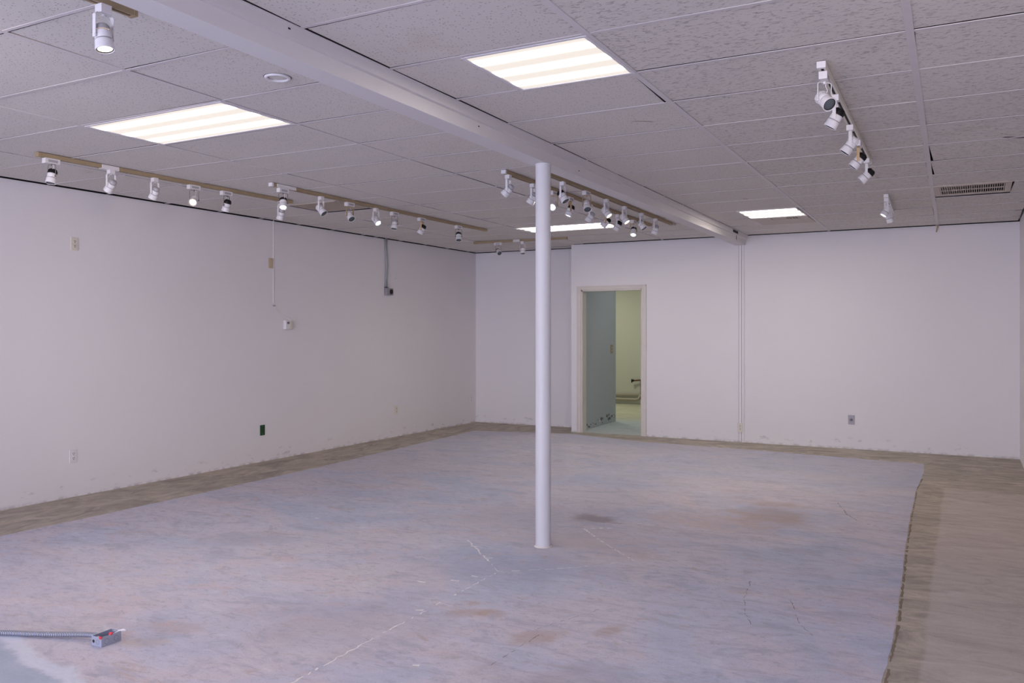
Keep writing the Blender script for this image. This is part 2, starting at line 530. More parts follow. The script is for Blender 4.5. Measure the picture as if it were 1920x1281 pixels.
# curved scratches on the right and thin dark ones in front
ragged([(-0.94, 7.55), (-0.83, 7.14), (-0.72, 6.90), (-0.55, 6.73), (-0.36, 6.68)], 0.007, 4, 0.9)
ragged([(-1.09, 4.95), (-1.05, 4.62), (-0.98, 4.35), (-0.93, 4.22)], 0.0035, 4, 0.8)
ragged([(-0.82, 4.70), (-0.74, 4.40), (-0.64, 4.20)], 0.0035, 4, 0.8)
ragged([(-1.62, 4.62), (-1.38, 4.60), (-1.2, 4.70)], 0.003, 4, 0.5)
ragged([(-1.85, 3.6), (-1.62, 4.2)], 0.003, 4, 0.5)
ragged([(-1.80, 3.15), (-1.78, 3.60)], 0.004, 4, 0.6)
# line of old glue along the east edge and pale seams in the border
ragged([(-0.290, 3.4), (-0.286, 4.3), (-0.288, 4.55), (-0.305, 5.1), (-0.328, 5.8), (-0.350, 6.6), (-0.366, 7.3), (-0.378, 8.1), (-0.388, 8.5), (-0.37, 9.2)], 0.014, 3, 0.8, 0.03, 0.0009, 0.003)
ragged([(-0.40, 10.25), (-1.6, 10.40), (-2.9, 10.5)], 0.02, 2, 0.35, 0.05, 0.0009)
ragged([(0.35, 10.35), (-0.55, 10.28)], 0.012, 2, 0.5, 0.05, 0.0009)
ragged([(0.45, 10.98), (-0.35, 11.02)], 0.03, 3, 0.6, 0.05, 0.0009)
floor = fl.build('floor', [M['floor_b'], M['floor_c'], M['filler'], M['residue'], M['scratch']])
struct(floor, 'bare concrete floor, pale swept middle with brown border strips', 'floor')


# ================================================================ walls
def wall(name, pts, mat, label, z0=-0.05, z1=H - 0.007):
    """pts: footprint rectangle corners, counter-clockwise"""
    m = MB(); m.hexa([(x, y, z0) for x, y in pts] + [(x, y, z1) for x, y in pts])
    return struct(m.build(name, mat), label, 'wall')


wall('wall_left', [(wallx(-5.0) - 0.15, -5.0), (wallx(-5.0), -5.0), (wallx(YR), YR), (wallx(YR) - 0.15, YR)], M['wall'],
     'long white side wall carrying outlets and a grey conduit', z1=H - 0.009)
wall('wall_right', [(XR, -5.0), (XR + 0.15, -5.0), (XR + 0.15, YB + 0.14), (XR, YB + 0.14)], M['wall'],
     'white side wall, a sliver beside the right picture edge', z1=H + 0.16)
wall('wall_recess', [(-7.05, YR), (XJ, YR), (XJ, YR + 0.14), (-7.05, YR + 0.14)], M['wall'], 'white end wall of the recess behind the pole')
# back wall with the doorway opening (clear 0.906 x 2.022)
DX0, DX1, DH = -4.816, -3.910, 2.022
bw = MB()
z0, z1 = -0.05, H + 0.16
zb = H - 0.007
bw.box(XJ, DX0, YB, YB + 0.13, z0, zb)
bw.box(DX1, XR, YB, YB + 0.13, z0, zb)
bw.box(DX0, DX1, YB, YB + 0.13, DH, zb)
struct(bw.build('wall_back', M['wall']), 'white back wall with the cased doorway and the raceway', 'wall')
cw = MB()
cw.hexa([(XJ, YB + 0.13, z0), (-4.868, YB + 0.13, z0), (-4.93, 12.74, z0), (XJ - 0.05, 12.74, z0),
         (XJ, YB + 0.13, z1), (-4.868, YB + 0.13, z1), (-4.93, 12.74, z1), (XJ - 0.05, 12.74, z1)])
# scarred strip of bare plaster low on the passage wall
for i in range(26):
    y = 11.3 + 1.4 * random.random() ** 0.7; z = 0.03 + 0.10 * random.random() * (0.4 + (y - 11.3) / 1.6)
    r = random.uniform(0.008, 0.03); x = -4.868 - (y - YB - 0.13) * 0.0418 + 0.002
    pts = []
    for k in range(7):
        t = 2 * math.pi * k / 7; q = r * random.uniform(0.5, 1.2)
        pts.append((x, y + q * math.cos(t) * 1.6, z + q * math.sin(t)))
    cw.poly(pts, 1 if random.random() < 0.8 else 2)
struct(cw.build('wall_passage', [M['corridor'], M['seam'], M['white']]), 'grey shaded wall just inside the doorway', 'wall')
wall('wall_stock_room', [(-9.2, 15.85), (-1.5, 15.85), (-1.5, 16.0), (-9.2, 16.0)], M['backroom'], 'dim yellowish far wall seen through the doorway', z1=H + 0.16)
wall('wall_stock_left', [(-9.2, YR + 0.14), (-9.05, YR + 0.14), (-9.05, 15.85), (-9.2, 15.85)], M['backroom'], 'side wall of the stock room, out of view', z1=H + 0.16)
wall('wall_stock_right', [(-3.05, YB + 0.13), (-2.9, YB + 0.13), (-2.9, 15.85), (-3.05, 15.85)], M['backroom'], 'other side wall of the stock room, out of view', z1=H + 0.16)
# shop front behind the camera: sill, header, mullions
fw = MB()
fw.box(-7.0, XR + 0.15, -5.0, -4.88, -0.05, 0.22); fw.box(-7.0, XR + 0.15, -5.0, -4.88, 2.38, H + 0.16)
for x in (-6.9, -4.6, -2.3, 0.45): fw.box(x - 0.06, x + 0.06, -5.0, -4.90, 0.22, 2.38)
struct(fw.build('wall_front', M['wall']), 'glazed shop front behind the viewer', 'wall')

# door casing and lining
dr = struct(bpy.data.objects.new('door_1', None), 'cased opening in the back wall without a door leaf', 'doorway')
sc.collection.objects.link(dr); dr.location = ((DX0 + DX1) / 2, YB, 0)
w2 = (DX1 - DX0) / 2
cs = MB()
for s in (-1, 1):
    a, b = sorted((s * w2, s * (w2 + 0.062)))
    cs.box(a, b, -0.014, 0.0, 0.0, DH + 0.055)
    c, d = sorted((s * (w2 + 0.046), s * (w2 + 0.062)))
    cs.box(c, d, -0.020, -0.014, 0.0, DH + 0.055)
cs.box(-w2 - 0.0, w2 + 0.0, -0.014, 0.0, DH, DH + 0.055)
cs.box(-w2 - 0.062, w2 + 0.062, -0.020, -0.014, DH + 0.040, DH + 0.055)
cs.build('casing', M['casing'], dr, 0.002)
jm = MB()
jm.box(-w2, -w2 + 0.018, -0.002, 0.135, 0, DH); jm.box(w2 - 0.018, w2, -0.002, 0.135, 0, DH); jm.box(-w2, w2, -0.002, 0.135, DH - 0.018, DH)
jm.build('jamb', M['casing'], dr)

# ================================================================ ceiling
dk = MB(); dk.box(-9.2, 2.2, -5.1, 16.6, H + 0.16, H + 0.26, 0)
# dark strips added on the wall heads for the shade in the open ceiling joint
dk.hexa([(wallx(y) - d, y, z) for z in (H - 0.0085, H + 0.16) for (y, d) in ((-5.0, 0.14), (-5.0, 0.03), (YR, 0.03), (YR, 0.14))])
dk.box(-7.0, XJ, YR + 0.03, YR + 0.13, H - 0.0065, H + 0.16, 0); dk.box(XJ + 0.02, XR, YB + 0.03, YB + 0.12, H - 0.0065, H + 0.16, 0)
ROWS_L = [-4.88, -3.9, -3.3, -2.7, -2.1, -1.5, -0.9, -0.3, 0.3, 0.9, 1.5, 2.10, 2.69, 3.285, 3.875, 4.475, 5.04, 5.68, 6.34, 6.93, 7.53, 8.13, 8.73, 9.00, 9.55, 10.15, 10.75, 11.35, 11.59]
ROWS_R = [-4.88, -4.0, -3.4, -2.8, -2.2, -1.6, -1.0, -0.4, 0.2, 0.82, 1.43, 2.04, 2.65, 3.265, 3.865, 4.455, 5.07, 5.675, 6.295, 6.91, 7.51, 8.13, 8.825, 9.49, 10.12, 10.62, 11.09]
COLS_L = [-6.83, -5.885, -4.705, -3.525, -2.54]
COLS_R = [-2.405, -1.393, -0.195, 0.535]
TW = 0.011      # half width of a tee flange
ceil = MB()
grid = MB()


def quadprism(x0, x1, y0, y1, zb, t, mi, mb, g=(0, 0, 0, 0, 0, 0, 0, 0), tilt=(0, 0, 0, 0)):
    """tile with sheared corners; g = inset pairs (left a,b; right a,b; front a,b; back a,b)"""
    c = [(x0 + g[0], y0 + g[4]), (x1 - g[2], y0 + g[5]), (x1 - g[3], y1 - g[7]), (x0 + g[1], y1 - g[6])]
    c = [(x if x > 0.5 else (wallx(y) + x + 6.83) if x < -6.78 else skx(x, y), y) for x, y in c]
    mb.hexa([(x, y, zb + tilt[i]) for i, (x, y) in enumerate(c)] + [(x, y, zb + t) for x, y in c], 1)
    mb.mi[-6] = mi          # only the face is painted; raw edges blackened to shade the gaps


# cells taken by fixtures: (zone, col index, row index) -> span left for a tile
rnd = random.Random(21)
GAPS = {}       # (zone, col, row): explicit insets, read off the photograph
GAPS[('R', 1, 13)] = dict()
GAPS[('R', 0, 14)] = dict(R=(0.006, 0.022))
GAPS[('R', 0, 15)] = dict(B=(0.0, 0.012))
GAPS[('R', 0, 16)] = dict(F=(0.022, 0.0), B=(0.0, 0.012))
GAPS[('R', 2, 18)] = dict(L=(0.006, 0.022), B=(0.010, 0.004))
GAPS[('R', 2, 19)] = dict(L=(0.004, 0.02), F=(0.008, 0.010), B=(0.006, 0.014))
GAPS[('R', 2, 13)] = dict(B=(0.008, 0.012))
GAPS[('R', 1, 14)] = dict(B=(0.010, 0.006))
GAPS[('R', 1, 13)].update(B=(0.008, 0.008))
GAPS[('L', 1, 11)] = dict(R=(0.009, 0.009), L=(0.002, 0.006))
GAPS[('L', 2, 12)] = dict(R=(0.008, 0.010))
GAPS[('L', 2, 13)] = dict(L=(0.006, 0.006), R=(0.007, 0.009))
for zone, cols, rows in (('L', COLS_L, ROWS_L), ('R', COLS_R, ROWS_R)):
    for r in range(len(rows) - 1):
        for c in range(len(cols) - 1):
            x0, x1, y0, y1 = cols[c], cols[c + 1], rows[r], rows[r + 1]
            if zone == 'L' and (c, r) in ((2, 13),): continue          # fluorescent panel
            if zone == 'L' and (c, r) in ((2, 23),): continue         # far fluorescent panel
            if zone == 'L' and (c, r) == (1, 18): x0 = -5.270       # plain tan panel fills the rest of this cell
            if zone == 'R' and (c, r) in ((0, 13), (0, 22), (0, 23)): x1 = -2.012
            if zone == 'R' and (c, r) == (2, 21): x0 = 0.405
            if zone == 'L' and y1 > YB + 0.01 and x1 > XJ + 0.02:      # recess only reaches back to the jog
                if x0 > XJ: 
                    if y0 >= YB - 0.02: continue
                    y1 = YB - 0.008
                else:
                    if y0 >= YB - 0.02: x1 = XJ - 0.0
            gp = {k: (rnd.choice((0, 0, 0.004, 0.008)), rnd.choice((0, 0, 0.003, 0.007))) for k in 'LRFB'}
            if zone == 'R' and c == 2 and 15 <= r <= 20:
                gp['F'] = (0.004, 0.009); gp['B'] = (0.006, 0.006)
            if zone == 'L' and c == 0: gp['L'] = (0.016, 0.016)
            if zone == 'R' and c == 0: gp['L'] = (rnd.choice((0.004, 0.011)), rnd.choice((0.002, 0.007)))
            if y1 > 11.0: gp['B'] = (0.016, 0.016)
            gp.update(GAPS.get((zone, c, r), {}))
            tilt = tuple(rnd.uniform(-0.0008, 0.0022) for _ in range(4))
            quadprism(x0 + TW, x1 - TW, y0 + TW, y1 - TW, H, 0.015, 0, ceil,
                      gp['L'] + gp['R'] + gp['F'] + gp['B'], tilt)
# main tees (along y) and cross tees (along x)
def tee_y(x, y0, y1, w=TW):
    grid.hexa([(skx(x - w, y0), y0, H - 0.0025), (skx(x + w, y0), y0, H - 0.0025), (skx(x + w, y1), y1, H - 0.0025), (skx(x - w, y1), y1, H - 0.0025),
               (skx(x - w, y0), y0, H + 0.001), (skx(x + w, y0), y0, H + 0.001), (skx(x + w, y1), y1, H + 0.001), (skx(x - w, y1), y1, H + 0.001)])
    grid.hexa([(skx(x - .002, y0), y0, H + 0.001), (skx(x + .002, y0), y0, H + 0.001), (skx(x + .002, y1), y1, H + 0.001), (skx(x - .002, y1), y1, H + 0.001),
               (skx(x - .002, y0), y0, H + 0.03), (skx(x + .002, y0), y0, H + 0.03), (skx(x + .002, y1), y1, H + 0.03), (skx(x - .002, y1), y1, H + 0.03)])


def tee_x(x0, x1, y, w=TW):
    grid.hexa([(skx(x0, y), y - w, H - 0.002), (skx(x1, y), y - w, H - 0.002), (skx(x1, y), y + w, H - 0.002), (skx(x0, y), y + w, H - 0.002),
               (skx(x0, y), y - w, H + 0.001), (skx(x1, y), y - w, H + 0.001), (skx(x1, y), y + w, H + 0.001), (skx(x0, y), y + w, H + 0.001)])


for x in COLS_L[1:-1]: tee_y(x, -4.88, 11.59 if x < -5 else YB)
for x in COLS_R[1:-1]: tee_y(x, -4.88, YB, 0.016)
for y in ROWS_L[1:-1]:
    for a, b in zip(COLS_L, COLS_L[1:]):
        if y > YB - 0.02 and b > XJ: b = XJ
        if b <= a or (y in (9.00, 9.55) and abs(a + 3.525) < 0.01 and False): continue
        tee_x(a, b, y, 0.009)
for y in ROWS_R[1:-1]:
    for a, b in zip(COLS_R, COLS_R[1:]): tee_x(a, b, y, 0.010)
for (y0, y1) in ((3.265, 3.865), (8.825, 10.12)): tee_y(-2.012, y0, y1, 0.009)
# broken corner, torn slit and scrape in the tiles
def patch(pts, mi, z=H - 0.0012): ceil.poly([(x, y, z) for x, y in pts][::-1], mi)


patch([(-2.408, 5.075), (-2.372, 5.10), (-2.372, 5.062), (-2.405, 5.045)], 1)
patch([(0.205, 6.262), (0.245, 6.285), (0.305, 6.335), (0.40, 6.36), (0.40, 6.335), (0.315, 6.305), (0.255, 6.262), (0.22, 6.245)], 1)
patch([(-1.74, 4.742), (-1.72, 4.752), (-1.70, 4.765), (-1.66, 4.79), (-1.625, 4.822), (-1.63, 4.828), (-1.69, 4.782), (-1.735, 4.75)], 2)
patch([(-1.56, 4.93), (-1.545, 4.945), (-1.55, 4.952), (-1.565, 4.938)], 2)
patch([(-1.83, 8.0), (-1.79, 8.04), (-1.80, 8.07), (-1.84, 8.03)], 2)
patch([(-0.63, 7.4), (-0.60, 7.43), (-0.61, 7.45), (-0.635, 7.42)], 2)
# stock room and passage ceiling
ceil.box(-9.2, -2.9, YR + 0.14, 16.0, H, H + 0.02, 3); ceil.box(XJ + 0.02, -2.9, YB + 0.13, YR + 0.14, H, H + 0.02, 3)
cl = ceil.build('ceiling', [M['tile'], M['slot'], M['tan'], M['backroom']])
struct(cl, 'suspended ceiling of speckled off-white acoustic tiles', 'ceiling')
grid.build('ceiling_grid', M['grid'], cl)
dk.build('plenum_deck', M['deck'], cl)

# beam: box with a stepped top moulding, running from the shop front to the back wall
beam = struct(bpy.data.objects.new('trim_1', None), 'white boxed beam across the ceiling, carried by the pole', 'beam')
sc.collection.objects.link(beam)
BA = 0.0099
beam.location = (-2.490, 3.0, 0); beam.rotation_euler = (0, 0, BA)
prof = [(-0.086, H + 0.05), (-0.086, 2.626), (-0.0655, 2.624), (-0.0635, 2.556), (0.0635, 2.556), (0.0655, 2.624), (0.086, 2.626), (0.086, H + 0.05)]


def extrude(mb, prof, y0, y1, mi=0):
    o = len(mb.v); k = len(prof)
    for y in (y0, y1): mb.v += [(x, y, z) for x, z in prof]
    for i in range(k - 1): mb.face([o + i, o + i + 1, o + k + i + 1, o + k + i], mi)
    mb.face([o + i for i in range(k)][::-1], mi); mb.face([o + k + i for i in range(k)], mi)


bm_ = MB(); extrude(bm_, prof, -7.9, 7.56)
extrude(bm_, [(x * 1.02, z + (0.0 if z > H else -0.003)) for x, z in prof], 7.565, 8.10)
bm_.box(-0.110, -0.086, -7.9, 8.10, H - 0.003, H + 0.001); bm_.box(0.086, 0.0975, -7.9, 8.10, H - 0.003, H + 0.001)
bm_.build('beam_box', M['beam'], beam)
sm = MB(); sm.box(0.0978, 0.0995, -7.9, 8.10, H - 0.0015, H + 0.03)  # dark bar standing in for shade in the gap along the tiles
# open joint of the end piece and nail holes
sm.box(0.0640, 0.0675, 7.555, 7.570, 2.575, 2.630); sm.box(0.082, 0.0875, 7.30, 7.57, 2.640, 2.672)
for (y, z) in ((7.85, 2.598), (-0.42, 2.655), (1.15, 2.60), (2.6, 2.59)): sm.box(0.064, 0.0885 if z > 2.63 else 0.0668, y, y + 0.012, z, z + 0.006)
sm.build('beam_joint_shade', M['slot'], beam)

# steel column
col = MB()
col.lathe([(0.0515, 0.0), (0.0515, 2.560)], 40)
cm = thing('steel_column', 'round white steel pole standing under the ceiling beam', 'column', (-2.490, 5.100, 0.0))
col.build('shaft', M['column'], cm)
cb = MB(); cb.lathe([(0.062, 0.0), (0.060, 0.004), (0.0516, 0.007)], 32)
cb.build('base_collar', M['casing'], cm)
cr = MB(); cr.lathe([(0.0516, 2.545), (0.0535, 2.548), (0.0535, 2.556)], 32); cr.build('top_plate', M['column'], cm)


# ================================================================ fluorescent panels
def panel_mat(name, w, d, hi, lo):
    """backlit prismatic lens: three tubes glow through it"""
    g = G(name, 0.5)
    X = g.xyz(g.obj())
    t = g.math('COSINE', g.math('MULTIPLY', X[1], 2 * math.pi * 3 / d))
    band = g.math('POWER', g.step(t, -1.0, 1.0), 5.0)
    ends = g.step(g.math('ABSOLUTE', X[0]), w / 2, w / 2 - 0.13, 0.35, 1.0)
    edge = g.step(g.math('ABSOLUTE', X[1]), d / 2, d / 2 - 0.09, 0.30, 1.0)
    f = g.math('MULTIPLY', band, g.math('MULTIPLY', ends, edge))
    g.col((0.22, 0.22, 0.21, 1))
    g.b.inputs['Emission Color'].default_value = (1.0, 0.91, 0.81, 1)
    g.put(g.b.inputs['Emission Strength'], g.math('MULTIPLY_ADD', f, hi - lo, lo))
    return g.m


def ceiling_light(x, y, w, d, label, hi=5.2, lo=0.86):
    t = thing('ceiling_light', label, 'light', (x, y, H), SK * -1.0 * -1.0, 'fluorescent ceiling panels')
    fr = MB(); b = 0.017
    fr.box(-w/2, w/2, -d/2, -d/2 + b, -0.0045, 0.012); fr.box(-w/2, w/2, d/2 - b, d/2, -0.0045, 0.012)
    fr.box(-w/2, -w/2 + b, -d/2 + b, d/2 - b, -0.0045, 0.012); fr.box(w/2 - b, w/2, -d/2 + b, d/2 - b, -0.0045, 0.012)
    fr.box(-w/2, w/2, -d/2, d/2, 0.012, 0.09)
    fr.build('frame', M['white'], t, 0.0012)
    di = MB(); di.box(-w/2 + b, w/2 - b, -d/2 + b, d/2 - b, -0.001, 0.006)
    di.build('diffuser', panel_mat('panel_glow', w - 2*b, d - 2*b, hi, lo), t)
    return t


ceiling_light(-4.116, 3.580, 1.160, 0.570, 'long lit panel on the outlet-wall side of the beam', 27)
ceiling_light(-1.706, 3.575, 0.620, 0.590, 'square lit panel close to the beam, nearest over the open floor', 36)
ceiling_light(-4.205, 9.270, 1.200, 0.540, 'far long lit panel partly hidden behind the white pole', 34)
ceiling_light(-1.790, 9.160, 0.600, 0.660, 'small far lit panel with an air grille directly behind it', 66)

# ================================================================ grilles, tan panel, ceiling ring
t = thing('air_vent', 'slotted air grille in the ceiling near the right wall', 'vent', (0.052, 8.405, H), SK, None)
fr = MB(); W_, D_ = 0.590, 0.60
fr.box(-W_/2, -0.247, -D_/2, D_/2, -0.006, 0.004); fr.box(0.247, W_/2, -D_/2, D_/2, -0.006, 0.004)
fr.box(-0.247, 0.247, -D_/2, -0.235, -0.006, 0.004); fr.box(-0.247, 0.247, 0.225, D_/2, -0.006, 0.004)
fr.box(-0.247, 0.247, -0.012, 0.004, -0.005, 0.003)
fr.build('frame', M['vent'], t, 0.001)
bk = MB(); bk.box(-0.25, 0.25, -0.24, 0.23, 0.03, 0.035); bk.build('backing', M['slot'], t)
sl = MB()
for i in range(29):
    x = -0.240 + i * 0.480 / 28
    sl.hexa([(x - 0.0045, -0.235, -0.004), (x + 0.001, -0.235, -0.004), (x + 0.001, 0.225, -0.004), (x - 0.0045, 0.225, -0.004),
             (x + 0.0005, -0.235, 0.022), (x + 0.006, -0.235, 0.022), (x + 0.006, 0.225, 0.022), (x + 0.0005, 0.225, 0.022)])
sl.build('slats', M['vent'], t)

t = thing('air_vent', 'square ceiling panel with a small louvred opening behind the far lit panel', 'vent', (-1.790, 9.805, H), SK)
fr = MB()
fr.box(-0.295, -0.10, -0.31, 0.31, -0.004, 0.012); fr.box(0.20, 0.295, -0.31, 0.31, -0.004, 0.012)
fr.box(-0.10, 0.20, -0.31, -0.275, -0.004, 0.012); fr.box(-0.10, 0.20, -0.10, 0.31, -0.004, 0.012)
fr.build('frame', M['vent'], t, 0.001)
bk = MB(); bk.box(-0.11, 0.21, -0.28, -0.09, 0.02, 0.025); bk.build('backing', M['slot'], t)
sl = MB()
for i in range(5): sl.box(0.055 + i * 0.032, 0.065 + i * 0.032, -0.275, -0.10, -0.003, 0.012)
sl.box(-0.10, 0.045, -0.275, -0.10, 0.006, 0.012)
sl.build('louvres', M['vent'], t)
sh = MB()
sh.box(-0.312, -0.298, -0.31, 0.31, 0.0, 0.003); sh.box(-0.312, 0.295, 0.313, 0.327, 0.0, 0.003); sh.build('shadow_gap', M['slot'], t)

t = thing('ceiling_panel', 'flat tan square panel in the ceiling above the outlet-wall track', 'panel', (-5.560, 6.575, H - 0.001), SK)
pb = MB(); pb.box(-0.285, 0.285, -0.25, 0.25, -0.003, 0.004); pb.build('sheet', M['tanpanel'], t, 0.001)
pf = MB()
for s in (-1, 1):
    pf.box(*sorted((s * 0.275, s * 0.290)), -0.255, 0.255, -0.005, 0.004); pf.box(-0.29, 0.29, *sorted((s * 0.240, s * 0.255)), -0.005, 0.004)
pf.build('frame', M['vent'], t)

t = thing('ceiling_ring', 'round white recessed ring in the ceiling beside the beam', 'fixture', (-2.962, 3.112, H))
rg = MB(); rg.lathe([(0.047, 0.000), (0.048, -0.008), (0.058, -0.009), (0.063, -0.004), (0.063, 0.002)], 48); rg.build('rim', M['white'], t)
cp = MB(); cp.lathe([(0.0, -0.0035), (0.030, -0.003), (0.0435, -0.001)], 40); cp.build('insert', M['tile'], t)
cp = MB(); cp.lathe([(0.0425, 0.0005), (0.0485, 0.0005)], 40); cp.build('dark_gap', M['slot'], t)
rs = MB(); rs.lathe([(0.063, -0.0005), (0.068, 0.0), (0.063, 0.001)], 40); rs.build('gasket', M['seam'], t)

sp = MB()
sp.hexa([(-0.010, -0.004, -0.085), (0.004, -0.004, -0.085), (0.004, 0.0, -0.085), (-0.010, 0.0, -0.085),
         (0.004, -0.030, -0.01), (0.022, -0.030, -0.01), (0.022, 0.0, 0.0), (0.004, 0.0, 0.0)])
sp.hexa([(0.004, -0.020, -0.01), (0.024, -0.020, -0.01), (0.026, 0.0, -0.01), (0.006, 0.0, -0.01),
         (0.004, -0.020, 0.0), (0.024, -0.020, 0.0), (0.026, 0.0, 0.0), (0.006, 0.0, 0.0)])
st = tag(sp.build('metal_strip', M['tan']), 'bent end of a tan metal strip poking down at the back wall top', 'strip')
st.location = (-0.296, YB - 0.001, H + 0.003)


# ================================================================ lighting tracks
TRACKS = {'A': ((-5.66, 3.63), (-5.635, 6.10)), 'B': ((-5.105, 5.29), (-5.135, 8.95)), 'C': ((-3.122, 5.71), (-3.206, 9.40)),
          'D': ((-2.864, 5.82), (-2.955, 9.36)), 'E': ((-2.835, 0.9), (-2.822, 2.19)), 'F': ((-0.583, 4.105), (-0.613, 6.62)),
          'G': ((-0.632, 8.35), (-0.66, 9.5)), 'H': ((-6.0, 10.13), (-4.62, 10.17))}
TLABEL = {'A': 'tan lighting track running nearest the outlet wall', 'B': 'long tan lighting track from the white feed box toward the recess',
          'C': 'tan lighting track passing behind the white pole', 'D': 'tan lighting track hugging the beam beyond the white pole',
          'E': 'stub of tan lighting track close by, at the top picture edge', 'F': 'cream lighting track alone over the open floor',
          'G': 'short white lighting track between the far lit panel and the air grille', 'H': 'short tan lighting track crosswise in front of the recess wall'}
ZT = 2.650
for k, ((x0, y0), (x1, y1)) in TRACKS.items():
    L = math.hypot(x1 - x0, y1 - y0); ang = math.atan2(y1 - y0, x1 - x0)
    t = thing('lighting_track', TLABEL[k], 'track', (x0, y0, ZT), ang, 'ceiling lighting tracks')
    hgt = H - 0.0025 - ZT
    white = k in 'G'
    side = M['cream'] if k == 'F' else M['white'] if white else M['tan']
    b = MB(); ww = 0.018
    b.box(0.0, L, -ww, -0.0065, 0.0, hgt, 0); b.box(0.0, L, 0.0065, ww, 0.0, hgt, 0); b.box(0.0, L, -0.0065, 0.0065, 0.009, hgt, 0)
    b.build('rail', side, t, 0.0008)
    lp = MB(); lp.box(0.004, L - 0.004, 0.0075, 0.0172, -0.0008, 0.0012); lp.box(0.004, L - 0.004, -0.0172, -0.0075, -0.0008, 0.0012)
    lp.build('lip', side, t)
    sl = MB(); sl.box(0.004, L - 0.004, -0.0064, 0.0064, 0.0035, 0.0092); sl.build('contact_slot', M['slot'], t)
    for (a, c) in ((-0.012, 0.010), (L - 0.010, L + 0.006)):
        ec = MB(); ec.box(a, c, -0.020, 0.020, -0.003, hgt)
        ec.build('end_cap', M['white'] if k in 'FCBG' else side, t, 0.0015)
    if k == 'A':
        j = MB(); j.box(0.475, 0.62, -0.021, 0.021, -0.004, hgt); j.build('joiner', M['white'], t, 0.002)
    if k == 'B':
        j = MB(); j.box(0.05, 0.28, -0.023, 0.023, 0.0, hgt); j.build('feed_box', M['white'], t, 0.002)
    if k == 'H':
        j = MB(); j.box(0.60, 0.70, -0.022, 0.022, -0.004, hgt); j.build('joiner', M['white'], t, 0.002)
    if k == 'D':
        j = MB(); j.box(L + 0.004, L + 0.10, -0.03, 0.03, 0.0, hgt); j.build('feed_plate', M['vent'], t, 0.002)


